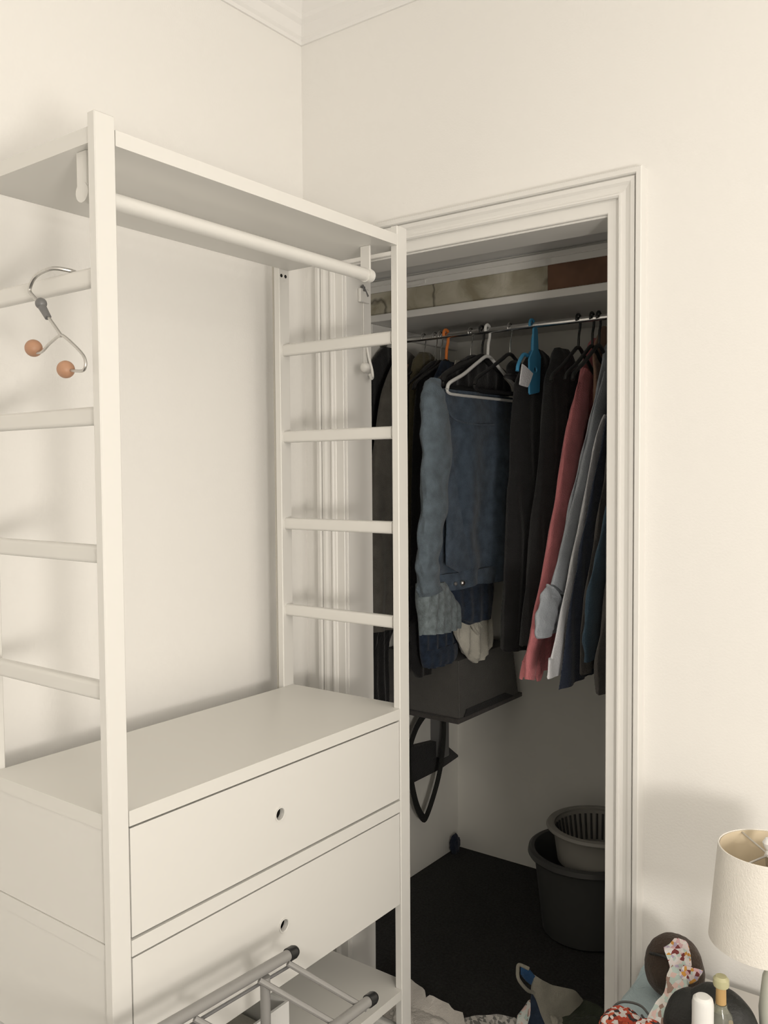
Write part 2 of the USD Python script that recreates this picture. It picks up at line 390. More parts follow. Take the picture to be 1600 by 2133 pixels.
# closet shelf and rail
t = Thing('closet_shelf', 'long white painted shelf across the closet above the clothes rail', 'shelf', (.6, .83, 2.11))
t.part('board', box(CX0+.002, CX1-.002, .52, CY1-.018, 2.098, 2.122, .002), TRIM)
t.part('cleat', box(CX0+.001, CX0+.02, .54, CY1-.02, 2.064, 2.0975, .002), TRIM)
t.part('cleat', box(CX1-.02, CX1-.001, .54, CY1-.02, 2.064, 2.0975, .002), TRIM)
YR, ZR = .62, 2.040
t = Thing('clothes_rail', 'chrome clothes rail under the closet shelf, hung with clothes', 'rail', (.6, YR, ZR))
t.part('tube', tube([(CX0+.004, YR, ZR), (CX1-.004, YR, ZR)], .0095, 20), CHROME)
for x in (CX0+.004, CX1-.004):
    s = 1 if x < .5 else -1
    t.part('rail_socket', tube([(x-s*.003, YR, ZR), (x+s*.012, YR, ZR)], .017, 20), STEEL)

# ------------------------------------------------------------------ the wardrobe
XF, XB, YL, YRR, PD, PW, PH = .497, .090, -1.062, -.182, .020, .040, 2.16
YI0, YI1 = YL+PW, YRR-PW
RUNGS = [1.8986, 1.6675, 1.4341, 1.2002]
w = Thing('wardrobe', 'tall open white wardrobe frame with ladder sides, top shelf and two drawers', 'wardrobe', (XF, (YL+YRR)/2, 0))
for y in (YL, YI1):
    w.part('post', box(XF-PD, XF, y, y+PW, 0, PH, .0018), LACQ)
for y in (YL, YI1):
    p = w.part('post', box(XB, XB+PD, y, y+PW, 0, PH, .0018), LACQ)
    w.part('slot_channel', box(XB-.009, XB-.0005, y+.003, y+PW-.003, 0, PH-.01, .001), CHAN, under=p)
    if y == YI1:
        for dy in (-.213, -.197):
            w.part('screw_hole', tube([(XB+PD-.004, dy, 2.096), (XB+PD+.0006, dy, 2.096)], .0045, 14), DARKHOLE, under=p)
for y in (YL+PW/2, YRR-PW/2):
    for z in RUNGS+[.16]:
        r = w.part('rung', bar_x(XB+PD-.001, XF-PD-.009, y, z, .011, .0155, .007), LACQ)
        w.part('peg', bar_x(XF-PD-.0095, XF-PD+.001, y, z, .009, .0135, .006), LACQ, under=r)
def shelf(z0, z1, xb, name, m=LACQ2):
    a = solid(xb, XF, YI0+.0008, YI1-.0008, z0, z1)+solid(XB+PD+.001, XF-PD-.001, YL+.004, YRR-.004, z0, z1)
    return w.part(name, a, m, smooth=False)
top = shelf(2.1127, 2.1389, .15, 'top_shelf', LACQ)
shelf(.9651, .9919, .125, 'drawer_top'); shelf(.7362, .7644, .125, 'divider_shelf', LACQ); shelf(.262, .286, .15, 'low_shelf')
rod = w.part('hanging_rail', tube([(.433, -1.000, 2.044), (.433, -.246, 2.044)], .0148, 28), LACQ)
for y in (-1.040, -.262):
    br = w.part('rail_bracket', cat(box(.418, .446, y-.003, y+.003, 2.040, 2.1125, .001), tube([(.433, y-.004, 2.044), (.433, y+.010, 2.044)], .017, 24)), LACQ)
w.part('rail_end_cap', tube([(.433, -.2465, 2.044), (.433, -.244, 2.044)], .0155, 24), WHTPL, under=rod)
w.part('rail_end_cap', tube([(.433, -1.030, 2.044), (.433, -1.0, 2.044)], .0148, 24), WHTPL, under=rod)
for z0, z1, hy, hz in ((.7690, .9605, -.647, .866), (.5040, .7315, -.639, .628)):
    f = solid(XF-.014, XF-.002, YI0+.003, YI1-.003, z0, z1) - m3.Manifold.cylinder(.1, .0125, .0125, 40).rotate([0, 90, 0]).translate([XF-.05, hy, hz])
    d = w.part('drawer', f, LACQ, smooth=False)
    c = (solid(.140, XF-.0142, YI0+.006, YI1-.006, z0+.012, z1-.022) - solid(.152, XF-.0135, YI0+.018, YI1-.018, z0+.024, z1+.1))
    w.part('drawer_box', c, LACQ2, under=d, smooth=False)
    n = 40; ang = np.linspace(0, 2*np.pi, n, endpoint=False); loops = []
    for r, x in ((.0125, XF-.010), (.0125, XF-.0025), (.0150, XF-.0018), (.0155, XF-.0005), (.0128, XF-.0004), (.0118, XF-.002), (.0118, XF-.010)):
        loops.append(np.c_[np.full(n, x), hy+r*np.cos(ang), hz+r*np.sin(ang)])
    w.part('finger_hole_ring', loft(loops, False, False), LACQ, under=d)

for y in (YL+.006, YRR-.018):
    for z0, z1 in ((.7648, .9648), (.500, .7359)):
        w.part('side_panel', box(XB+PD+.001, XF-PD-.001, y, y+.012, z0, z1, .001), LACQ)
# white box with pale contents on the low shelf
t = Thing('storage_box', 'white open box on the low shelf of the wardrobe, behind the folded airer', 'box', (.30, -.76, .286))
bx = solid(.17, .455, -.985, -.585, .2865, .425) - solid(.176, .449, -.979, -.591, .295, .6)
t.part('box_body', bx, WHTPL, smooth=False)
t.part('lining', box(.18, .445, -.975, -.595, .2955, .36, .01), CREAMF)

# ------------------------------------------------------------------ wire hook with two wooden balls on the left ladder
t = Thing('wire_hook', 'wire coat hook with two wooden balls hanging on the left ladder rung', 'hook', (.33, -1.05, 1.9))
WY = YL+PW/2
HY = -1.072
w1 = t.part('clip', tube(catmull([(.348, HY, 1.862), (.328, HY, 1.878), (.316, HY, 1.892), (.335, HY, 1.912), (.368, HY+.008, 1.922), (.386, WY-.004, 1.921), (.392, WY+.014, 1.916), (.388, WY+.016, 1.898)], 8), .0035, 10), STEEL)
t.part('ferrule', cat(ball((.350, HY, 1.864), .0100, 2), tube([(.353, HY, 1.858), (.370, HY, 1.838)], [.0072, .0058], 12)), GREYMET2)
t.part('stem', tube(catmull([(.366, HY, 1.843), (.386, HY, 1.824), (.408, HY, 1.803)], 6), .0028, 10), STEEL)
t.part('arm', tube(catmull([(.408, HY, 1.803), (.398, HY, 1.803), (.372, HY, 1.793), (.350, HY, 1.782), (.334, HY, 1.781)], 6), .0026, 10), STEEL)
t.part('arm', tube(catmull([(.402, HY, 1.803), (.412, HY, 1.803), (.440, HY, 1.786), (.467, HY, 1.766), (.474, HY, 1.752), (.468, HY, 1.741), (.450, HY, 1.741), (.428, HY, 1.744)], 7), .0026, 10), STEEL)
t.part('wooden_ball', ball((.324, HY, 1.790), .0150, 3), BEECH)
t.part('wooden_ball', ball((.418, HY, 1.746), .0148, 3), BEECH)

# white coat hook on the left door jamb
t = Thing('jamb_hook', 'white painted coat hook with a ball end on the left door jamb', 'hook', (DX0, .08, 1.9))
J = DX0+.004
t.part('backplate', cat(box(J, J+.004, .072, .096, 1.86, 2.075, .0015), box(J+.0005, J+.010, .050, .094, 2.060, 2.100, .002)), TRIM)
t.part('latch', cat(box(J, J+.012, .062, .072, 2.092, 2.106, .001), tube([(J+.010, .060, 2.108), (J+.008, .078, 2.092), (J+.010, .086, 2.080)], .0035, 8)), GREYMET2)
hk = catmull([(J+.004, .082, 1.955), (J+.010, .086, 1.91), (J+.016, .094, 1.870), (J+.020, .092, 1.848), (J+.026, .078, 1.842), (J+.030, .066, 1.852)], 7)
t.part('lower_hook', tube(hk, .0042, 10), TRIM)
ar = catmull([(J+.006, .080, 1.875), (J+.022, .068, 1.862), (J+.034, .050, 1.866), (J+.040, .038, 1.868)], 7)
t.part('arm', tube(ar, .0045, 10), TRIM)
t.part('ball_end', ball((J+.042, .030, 1.868), .0145, 3), TRIM)

# ------------------------------------------------------------------ hangers
def hanger(label, x, tilt=0.0, m_hook=CHROME, m_body=BLKPL, wid=.21, drop=.12, bar=True, r=.006, hook_r=None, group=None, z_bar=None, body_name='shoulder', dy=0.0):
    th = Thing('clothes_hanger', label, 'hanger', (x, YR, ZR), group)
    zt = ZR+.0135; hr = hook_r or .0022; R = .0155
    hook = [(0, R*math.sin(a)+dy*0, R*math.cos(a)-R+.0005+.0) for a in np.radians(np.arange(-115, 95, 15))]
    P = [(x, YR+h[1], zt+hr*1.0+h[2]) for h in hook]
    nz = ZR-.085
    P += [(x, YR+R*.8, ZR-.022), (x, YR+.004, ZR-.045), (x, YR, nz)]
    th.part('hook', tube(catmull(P, 4), hr, 10), m_hook)
    ct, st = math.cos(tilt), math.sin(tilt)
    def g(u, z): return (x+u*st, YR+u*ct, z)
    zb = nz-drop
    sh = [g(-wid, zb), g(-wid*.93, zb+.022), g(-wid*.6, zb+.055), g(-wid*.25, zb+drop*.8), g(0, nz), g(wid*.25, zb+drop*.8), g(wid*.6, zb+.055), g(wid*.93, zb+.022), g(wid, zb)]
    th.part('shoulder_bar', tube(catmull(sh, 6), r, 12), m_body)
    if bar:
        zz = zb-.008
        th.part('trouser_bar', tube(catmull([g(-wid, zb), g(-wid*.97, zz-.002), g(-wid*.8, zz-.006), g(0, zz-.006), g(wid*.8, zz-.006), g(wid*.97, zz-.002), g(wid, zb)], 5), r*.8, 10), m_body)
    return th
hanger('white plastic trouser hanger over the denim jacket, with pale hook', .262, .06, WHTPL, WHTPL, .232, .125, True, .0062, .0050)
hanger('thick black plastic hanger beside the white one, above the denim jacket', .240, .08, BLKPL, BLKPL, .220, .098, True, .0100, .0040)
hanger('black hanger with a wide shoulder behind the white trouser hanger', .196, -.03, CHROME, BLKPL, .225, .115, False, .0085)
hanger('hanger with an orange hook, left of the white hanger', .098, 0, ORGPL, BLACKF and BLKPL, .19, .11, False, .005, .0052)
hanger('thin wire-hooked dark hanger between white and blue hangers', .345, .05, CHROME, BLKPL, .21, .115, True, .006)
hanger('bright blue plastic hanger with a broad blue neck tag', .425, 0, BLUEPL, BLUEPL, .10, .07, False, .006, .0045)
hanger('black hanger with a tall black hook beside the coral shirt', .585, 0, BLKPL, BLKPL, .19, .12, False, .006, .0038)
hanger('black hanger with a black hook, second from the right jamb', .630, 0, BLKPL, BLKPL, .19, .12, False, .006, .0038)
hanger('black hanger with a black hook, nearest the right jamb', .652, 0, BLKPL, BLKPL, .19, .12, False, .006, .0038)
for k, x in enumerate((.005, .052, .075)):
    hanger(('wire-hooked hanger holding the olive shirt', 'wire-hooked hanger over the black trousers', 'wire-hooked hanger just left of the orange hook')[k], x, 0, CHROME, BLKPL, .17, .11, False, .004)
# broad blue tag on the blue hanger
t = Thing('plastic_tag', 'bright blue cut-out plastic tag hanging below the blue hanger hook', 'tag', (.425, .60, 1.88))
tg = m3.CrossSection([[(-.032, -.085), (.026, -.075), (.036, .035), (.018, .055), (.012, .12), (-.004, .12), (-.008, .05), (-.034, .02)]]).offset(.005, m3.JoinType.Round)
hole = m3.CrossSection.circle(.010, 20).translate([.004, -.008])
tg = m3.Manifold.extrude(tg-hole, .006).rotate([90, 0, 0]).rotate([0, 0, 90]).translate([.436, .61, 1.905])
t.part('tag_body', tg, BLUEPL, smooth=False)

# ------------------------------------------------------------------ clothes
def garment(name, label, cat_, base, group=None): return Thing(name, label, cat_, base, group)
t = garment('long_dress', 'long black dress hanging against the left closet wall', 'dress', (-.150, .62, 1.9))
t.part('body', hanging([(2.02, .59, .65, -.150, .015), (1.985, .55, .69, -.150, .025), (1.938, .505, .75, -.150, .034), (1.80, .450, .80, -.150, .038), (1.545, .441, .80, -.150, .040), (1.214, .431, .80, -.150, .042), (.966, .412, .62, -.150, .042), (.92, .409, .605, -.150, .042), (.735, .395, .602, -.150, .042)], 7, .005, 1), BLACKF)
t = garment('wool_coat', 'long grey wool coat with flared hem beside the black dress', 'coat', (-.07, .62, 1.9))
b = t.part('body', hanging([(2.0, .60, .65, -.075, .02), (1.965, .56, .70, -.075, .035), (1.92, .529, .74, -.075, .05), (1.841, .478, .80, -.072, .058), (1.546, .414, .86, -.070, .064), (1.177, .343, .88, -.068, .070), (1.030, .308, .90, -.068, .072)], 5, .008, 2), COATF)
t.part('lapel', hanging([(1.95, .535, .60, -.046, .010), (1.86, .500, .55, -.040, .010), (1.78, .500, .53, -.037, .010), (1.70, .505, .515, -.036, .006)], 2, .002, 3, 32, 16, hem=False), TANF, label='tan edge of the collar')
t = garment('olive_shirt', 'olive green shirt half hidden behind the denim jacket', 'shirt', (.005, .62, 1.9))
t.part('body', hanging([(1.99, .60, .66, .005, .02), (1.961, .56, .72, .005, .03), (1.865, .535, .78, .005, .034), (1.5, .52, .80, .005, .036), (1.15, .51, .82, .005, .036)], 6, .006, 4), OLIVE)
t = garment('black_trousers', 'folded black trousers hanging low beneath the denim jacket', 'trousers', (.05, .5, 1.3))
t.part('body', hanging([(1.955, .60, .66, .052, .015), (1.90, .52, .74, .052, .025), (1.4, .47, .76, .052, .032), (1.02, .464, .77, .052, .036), (.96, .463, .62, .052, .036), (.92, .463, .605, .052, .036), (.868, .50, .585, .052, .03)], 4, .005, 5, hem=False), BLACKF)
t = garment('jeans', 'dark indigo jeans leg showing below the denim jacket sleeve', 'jeans', (.10, .45, 1.2))
b = t.part('leg', hanging([(1.95, .58, .66, .105, .015), (1.82, .50, .74, .105, .03), (1.40, .46, .68, .105, .036), (1.10, .435, .668, .105, .040), (1.035, .440, .662, .105, .042), (.934, .462, .660, .105, .042), (.908, .50, .64, .105, .038)], 4, .005, 6, hem=True), DENIMD)
t.part('turn_up', hanging([(.975, .452, .664, .105, .050), (.945, .456, .664, .105, .052), (.915, .47, .655, .105, .048)], 4, .003, 6, 64, 10), DENIMD, under=b)
t = garment('cream_blouse', 'crumpled cream blouse dangling beneath the denim jacket', 'blouse', (.16, .66, 1.05))
b = t.part('body', hanging([(1.95, .60, .66, .150, .012), (1.80, .56, .72, .150, .02), (1.30, .55, .72, .152, .024), (1.15, .545, .73, .155, .028), (1.08, .565, .80, .158, .036), (.985, .60, .808, .160, .042), (.935, .64, .80, .160, .040), (.900, .69, .745, .160, .024)], 3, .012, 12, hem=False), CREAMF)
t.part('strap', tube(catmull([(.170, .575, 1.135), (.184, .61, 1.085), (.188, .65, 1.03), (.186, .69, 1.00)], 6), .006, 8), CREAMF)
t.part('strap', tube(catmull([(.172, .60, 1.125), (.186, .65, 1.075), (.190, .70, 1.03)], 6), .005, 8), CREAMF)
t = garment('black_camisole', 'black camisole slung over the hanger above the denim jacket', 'camisole', (.205, .65, 1.9))
t.part('body', hanging([(1.962, .60, .67, .212, .018), (1.935, .53, .73, .212, .026), (1.89, .45, .84, .212, .030), (1.855, .42, .88, .212, .030), (1.842, .44, .86, .212, .02)], 5, .006, 41, hem=False), BLACKF)
t = garment('denim_jacket', 'mid blue denim jacket with faded sleeve and hem button in the closet', 'jacket', (.225, .62, 1.8))
b = t.part('body', hanging([(1.835, .40, .86, .225, .02), (1.812, .362, .925, .225, .03), (1.77, .350, .938, .225, .045), (1.62, .344, .938, .225, .060), (1.395, .352, .930, .225, .062), (1.255, .345, .925, .225, .060), (1.235, .345, .922, .225, .056), (1.195, .341, .918, .225, .056)], 3, .015, 7, 140, 90), DENIM)
t.part('hem_band', hanging([(1.248, .339, .922, .226, .066), (1.222, .337, .924, .226, .068), (1.194, .337, .922, .226, .064)], 4, .004, 7, 96, 10), DENIM, under=b)
t.part('button', ball((.263, .452, 1.214), .0095, 2, (1, 1, 1)), STEEL, under=b)
t.part('buttonhole_tab', ball((.261, .415, 1.215), .0065, 2), GREYMET2, under=b)
t.part('front_flap', sheet([(.262, .36, 1.76), (.270, .40, 1.55), (.272, .45, 1.38), (.268, .50, 1.26), (.266, .43, 1.25), (.264, .355, 1.28)], .005, .005, 8, .016), DENIM, under=b)
t.part('chest_seam', tube(catmull([(.256, .362, 1.79), (.264, .40, 1.74), (.266, .52, 1.725), (.263, .66, 1.73)], 6), .003, 6), DENIM, under=b)
t.part('lining', hanging([(1.22, .45, .72, .205, .028), (1.166, .485, .752, .204, .034), (1.10, .50, .742, .204, .036), (1.052, .60, .735, .204, .028)], 4, .004, 11, hem=False), DENIMD, under=b, label='separate dark denim piece below the hem')  # separate dark denim piece behind the jacket, grouped with it
s = t.part('sleeve', limb([(.235, .335, 1.855), (.240, .322, 1.80), (.247, .328, 1.66), (.247, .306, 1.45), (.238, .292, 1.30), (.226, .315, 1.20)], [.022, .050, .068, .056, .046, .052], [.020, .030, .034, .032, .030, .032], 9, .009, 56, 12, 7), DENIML, label='paler sleeve of the denim jacket')
t.part('cuff', hanging([(1.225, .268, .385, .224, .066), (1.17, .270, .445, .222, .070), (1.12, .282, .490, .220, .072), (1.062, .288, .500, .218, .070)], 5, .006, 10, 72, 20), DENIMC, under=s, label='bleached frayed cuff')
t = garment('black_hat', 'round black beret perched on the hanger left of the blue tag', 'hat', (.345, .66, 1.94))
t.part('crown', blob((.345, .66, 1.905), (.022, .052, .034), 3, .06, 2.0, 3), BLACKF)
t.part('brim', blob((.343, .66, 1.885), (.026, .060, .010), 4, .04, 2.0, 3), BLACKF)
t = garment('black_jacket', 'black jacket with white collar tip, right of the denim jacket', 'jacket', (.40, .65, 1.9))
b = t.part('body', hanging([(1.972, .665, .735, .405, .02), (1.95, .645, .765, .405, .045), (1.90, .605, .82, .405, .060), (1.848, .565, .90, .400, .070), (1.544, .535, .93, .398, .078), (1.243, .500, .93, .398, .080), (1.0, .490, .93, .398, .080)], 5, .010, 13), BLACKF)
t.part('collar_tip', sheet([(.446, .515, 1.905), (.452, .575, 1.880), (.446, .55, 1.835), (.438, .51, 1.840)], .005, .003, 4, .008), WHTF, under=b, label='white collar tip')
t = garment('charcoal_jacket', 'charcoal jacket tight against the coral shirt', 'jacket', (.488, .65, 1.9))
t.part('body', hanging([(1.968, .665, .745, .490, .02), (1.945, .650, .77, .490, .045), (1.844, .60, .88, .488, .060), (1.543, .552, .92, .485, .066), (1.249, .490, .90, .482, .070), (1.03, .455, .86, .480, .070)], 5, .009, 14), BLACKF2)
def hung(name, label, cat_, near, wide, x, th, m, seed, folds=4, amp=.007):
    """near: (z, y of the edge towards the door) from the collar down; wide: depth of the garment at those heights"""
    z0, y0 = near[0]
    t = garment(name, label, cat_, (x, .62, z0))
    lv = [(z0+.025, y0+.03, y0+.07, x, .010)]+[(z, y, min(y+w_, .98), x, th*(.6+.4*i/(len(near)-1))) for i, ((z, y), w_) in enumerate(zip(near, wide))]
    t.part('body', hanging(lv, folds, amp, seed), m)
    return t
t = hung('coral_shirt', 'faded coral red shirt with long side hem in the closet', 'shirt', [(1.982, .76), (1.846, .675), (1.692, .597), (1.427, .51), (1.151, .385), (1.014, .310), (.975, .300)], [.10, .2, .28, .34, .32, .22, .16], .560, .040, REDF, 15, 4, .008)
t.part('sleeve', limb([(.588, .690, 1.88), (.592, .625, 1.78), (.592, .555, 1.62), (.590, .475, 1.40), (.588, .385, 1.20), (.585, .315, 1.06), (.583, .295, .975)], [.030, .052, .060, .054, .042, .030, .022], [.010, .014, .017, .017, .016, .014, .012], 16, .007, 40, 9, 5), REDF)
t.part('tail', hanging([(1.10, .345, .43, .566, .018), (1.02, .350, .41, .567, .022), (.975, .360, .40, .567, .020), (.955, .372, .39, .567, .014)], 3, .003, 17, 48, 16, hem=False), REDF)
t = hung('tan_shirt', 'dusty tan shirt collar at the right end of the rail', 'shirt', [(2.005, .69), (1.929, .645), (1.87, .66), (1.6, .62), (1.3, .60)], [.08, .18, .26, .32, .32], .622, .026, TANF, 18)
t = hung('grey_shirt', 'grey blue shirt with rolled cuff beside the coral shirt', 'shirt', [(1.95, .66), (1.898, .637), (1.76, .568), (1.60, .475), (1.409, .375), (1.214, .30), (1.12, .285)], [.06, .14, .22, .30, .32, .30, .28], .655, .024, GREYF, 19, 4, .005)
t.part('sleeve', limb([(.672, .640, 1.86), (.676, .560, 1.72), (.678, .480, 1.57), (.676, .380, 1.40), (.672, .290, 1.24)], [.028, .042, .044, .042, .038], [.007, .011, .012, .012, .012], 20, .004, 40, 9, 4), GREYF)
t.part('rolled_cuff', limb([(.672, .268, 1.232), (.672, .236, 1.195), (.670, .214, 1.150), (.670, .212, 1.120)], [.046, .054, .052, .038], [.015, .017, .017, .014], 21, .010, 40, 9, 3), GREYF)
t.part('cuff_lip', tube(np.array([(.671+.013*math.sin(a), .262+.046*math.cos(a), 1.222-.30*.046*math.cos(a)) for a in np.linspace(0, 2*np.pi, 28, endpoint=False)]), .005, 8, closed=True), GREYF)
t = hung('white_shirt', 'narrow strip of a white shirt hanging in front of the navy one', 'shirt', [(1.713, .514), (1.463, .386), (1.217, .261), (1.020, .167)], [.050, .062, .085, .118], .702, .014, WHTF, 22, 2, .002)
t = hung('navy_shirt', 'navy shirt directly right of the white shirt strip', 'shirt', [(1.80, .54), (1.683, .485), (1.464, .374), (1.219, .264), (.99, .19)], [.1, .2, .24, .26, .22], .726, .022, NAVYF, 23, 3, .005)
t = hung('slate_shirt', 'slate blue shirt with bulging sleeve near the right jamb', 'shirt', [(1.75, .50), (1.544, .416), (1.284, .310), (1.12, .26), (1.02, .26)], [.1, .2, .26, .26, .22], .755, .024, DGREYF, 24, 3, .005)
t.part('sleeve', limb([(.772, .420, 1.46), (.776, .365, 1.34), (.778, .305, 1.23), (.777, .280, 1.13), (.775, .285, 1.06)], [.030, .042, .050, .050, .040], [.009, .012, .013, .013, .010], 25, .006, 40, 9, 4), BLUEF)
t = hung('grey_cardigan', 'dark grey cardigan at the far right end of the clothes', 'cardigan', [(1.60, .50), (1.31, .325), (1.16, .271), (1.038, .231), (.975, .241)], [.1, .2, .24, .26, .22], .812, .036, DGREYF, 26, 3, .006)

# ------------------------------------------------------------------ fabric box and wall rack
t = Thing('wall_rack', 'dark wall rack with a steel upright under the grey fabric box', 'rack', (-.17, .85, .5))
t.part('back_board', loft([[(-.179, .45, .385), (-.150, .45, .385), (-.150, .45, .56), (-.179, .45, .56)], [(-.179, .96, .385), (-.150, .96, .385), (-.150, .96, .50), (-.179, .96, .50)], [(-.179, 1.125, .385), (-.172, 1.125, .385), (-.172, 1.125, .392), (-.179, 1.125, .392)]]), BLACKF2, smooth=False)
t.part('upright', box(-.178, -.120, .925, .975, .44, .7045, .003), GREYMET2)
t.part('edge_strip', tube([(-.118, .923, .50), (-.118, .923, .700)], .004, 8), CHROME)
t.part('rack_shelf', box(-.178, .155, .600, 1.07, .700, .716, .002), DGREYF)
t = Thing('fabric_box', 'dark grey fabric storage box below the hanging denim', 'box', (0, .83, .717))
bb = loft([[(-.17, .615, .717), (.150, .615, .717), (.150, 1.045, .717), (-.17, 1.045, .717)], [(-.16, .625, .925), (.140, .625, .915), (.132, 1.03, .915), (-.16, 1.03, .925)]])
t.part('box_body', bb, BOXF, smooth=False)
t.part('handle_flap', loft([[(.151, .64, .717), (.1555, .64, .717), (.1555, 1.00, .717), (.151, 1.00, .717)], [(.150, .66, .740), (.154, .66, .740), (.154, .94, .740), (.150, .94, .740)]]), BLACKF2, smooth=False)
t.part('seam', tube([(.150, .6155, .72), (.140, .6255, .915)], .003, 6), BOXF)
t = Thing('strap', 'black webbing strap looping down from the wall rack', 'strap', (-.1, .80, .45))
lp = catmull([(-.112, .90, .690), (-.108, .915, .60), (-.104, .900, .48), (-.108, .870, .37), (-.112, .805, .262), (-.115, .775, .255), (-.120, .73, .34), (-.125, .70, .50), (-.122, .74, .600), (-.116, .82, .660)], 8, True)
tw = []
for i, p in enumerate(lp):
    q = lp[(i+1) % len(lp)]-lp[i-1]; q /= np.linalg.norm(q)
    n_ = np.cross(q, [1, 0, 0]); n_ /= np.linalg.norm(n_)
    tw.append([p+n_*.014+[.002, 0, 0], p-n_*.014+[.002, 0, 0], p-n_*.014-[.002, 0, 0], p+n_*.014-[.002, 0, 0]])
tw.append(tw[0])
t.part('webbing', loft(tw, False, False), BLKBAG)
single('sock', blob((-.155, 1.07, .036), (.016, .030, .045), 3, .3, 2.5, 3, flat=-.035), NAVYF, 'small dark sock crumpled in the corner of the closet floor', 'sock')

# ------------------------------------------------------------------ tub and basket
BC = (.535, .815, 0)
t = Thing('laundry_tub', 'dark grey round plastic tub on the closet floor', 'tub', BC)
t.part('tub_body', lathe([(0, .001), (.140, .001), (.150, .010), (.178, .262), (.180, .275), (.176, .277), (.172, .262), (.146, .016), (0, .012)], 64, BC), BINM)
t.part('rim', lathe([(.176, .262), (.196, .264), (.200, .270), (.197, .285), (.188, .290), (.178, .287), (.174, .276)] + [(.176, .262)], 64, BC), BINM)
KC = (.580, .800, .262)
t = Thing('plastic_basket', 'pale grey slotted plastic basket sitting in the dark tub', 'basket', KC)
t.part('wall', lathe([(.128, .0), (.134, .002), (.150, .118), (.146, .119), (.126, .012), (.128, .0)], 64, KC), BASK)
t.part('rim', lathe([(.1455, .112), (.168, .110), (.172, .116), (.166, .124), (.150, .126), (.144, .122), (.1455, .112)], 64, KC), BASK)
t.part('base', lathe([(0, .008), (.128, .008), (.128, .013), (0, .013), (0, .008)], 48, KC), BASK)
slats = []
for k in range(44):
    a = 2*math.pi*k/44
    p0 = np.array([KC[0]+.1265*math.cos(a), KC[1]+.1265*math.sin(a), KC[2]+.02]); p1 = np.array([KC[0]+.1415*math.cos(a), KC[1]+.1415*math.sin(a), KC[2]+.105])
    slats.append(tube([p0, p1], .0042, 5))
t.part('slot_ribs', cat(*slats), BINM, kind='stuff')

# ------------------------------------------------------------------ folded clothes airer in front of the wardrobe
t = Thing('clothes_airer', 'folded grey metal clothes airer with black end caps before the drawers', 'airer', (.62, -.95, 0))
A1 = np.array([.60, -.735, .645]); A0 = np.array([.60, -1.25, .670])
B1 = np.array([.700, -.615, .530]); B0 = np.array([.700, -1.25, .552])
def rail(a, b, nm):
    p = t.part(nm, tube([a, b], .0105, 18), GREYMET)
    d = (b-a)/np.linalg.norm(b-a)
    t.part('end_cap', cat(tube([b-d*.006, b+d*.010], .0128, 18), ball(b+d*.010, .0120, 2, (1, 1, 1))), BLKPL, under=p)
    t.part('end_cap', tube([a+d*.006, a-d*.010], .0128, 18), BLKPL, under=p)
rail(A0, A1, 'rail'); rail(B0, B1, 'rail')
for s in (.02, .17, .47):
    a = A1+(A0-A1)*s+np.array([.004, 0, -.012]); b = a+np.array([.100, .115, -.112])
    if b[1] > B1[1]-.012: b[1] = B1[1]-.02
    t.part('cross_bar', tube([a, b], .0058, 10), GREYMET)
wire = A1+(A0-A1)*np.linspace(.0, 1, 2)[:, None]+np.array([-.004, 0, -.026])
t.part('wire', tube(wire, .0032, 8), GREYMET2)
for a in (A1+(A0-A1)*.14, A1+(A0-A1)*.92):
    t.part('leg', tube([(a[0]+.004, a[1], a[2]-.012), (a[0]+.004, a[1], .008)], .0095, 14), GREYMET)
    t.part('foot', tube([(a[0]+.004, a[1], .02), (a[0]+.004, a[1], .0)], .0125, 14), BLKPL)
for a in (B1+(B0-B1)*.30, B1+(B0-B1)*.95):
    t.part('leg', tube([(a[0], a[1], a[2]-.008), (a[0]+.03, a[1], .008)], .0085, 14), GREYMET)
    t.part('foot', tube([(a[0]+.03, a[1], .02), (a[0]+.03, a[1], .0)], .0115, 14), BLKPL)

# ------------------------------------------------------------------ clothes and papers on the floor by the doorway
def heap(c, r, seed): return blob(c, r, seed, .28, 3.2, 4, flat=-c[2]+.001)
t = Thing('white_sheet', 'crumpled white sheet on the floor beside the wardrobe post', 'sheet', (.40, .03, 0))
t.part('fold', sheet([(.283, .096, .10), (.323, .080, .10), (.371, .066, .10), (.390, .044, .09), (.46, -.03, .04), (.47, -.10, .02), (.33, -.10, .02), (.27, .02, .05)], .006, .008, 21), RAGW)
t.part('fold', sheet([(.385, .050, .088), (.399, .055, .10), (.454, .062, .09), (.471, .057, .08), (.499, .064, .08), (.56, .0, .02), (.50, -.10, .012), (.40, -.08, .015)], .006, .007, 22), RAGW)
t.part('heap', heap((.40, .0, .03), (.11, .07, .045), 23), RAGW)
t = Thing('print_top', 'grey patterned top lying in the doorway between white sheet and beige jacket', 'top', (.57, .1, 0))
t.part('fold', sheet([(.500, .050, .07), (.524, .086, .07), (.568, .129, .07), (.611, .160, .06), (.638, .150, .04), (.66, .06, .01), (.56, .0, .01)], .006, .006, 24), GREYPR)
t.part('heap', heap((.575, .08, .02), (.06, .06, .04), 25), GREYPR)
t = Thing('beige_jacket', 'beige jacket with bright blue lining dropped on the closet threshold', 'jacket', (.67, .25, 0))
t.part('panel', sheet([(.631, .222, .160), (.650, .228, .150), (.667, .268, .120), (.713, .314, .100), (.728, .346, .060), (.699, .248, .030), (.693, .186, .045), (.661, .198, .100), (.635, .202, .130)], .006, .006, 26), BEIGEF)
t.part('lining', sheet([(.613, .187, .196), (.633, .199, .186), (.638, .223, .156), (.633, .216, .130), (.628, .194, .150), (.623, .170, .180)], .005, .004, 27), BRBLUE, label='bright blue lining')
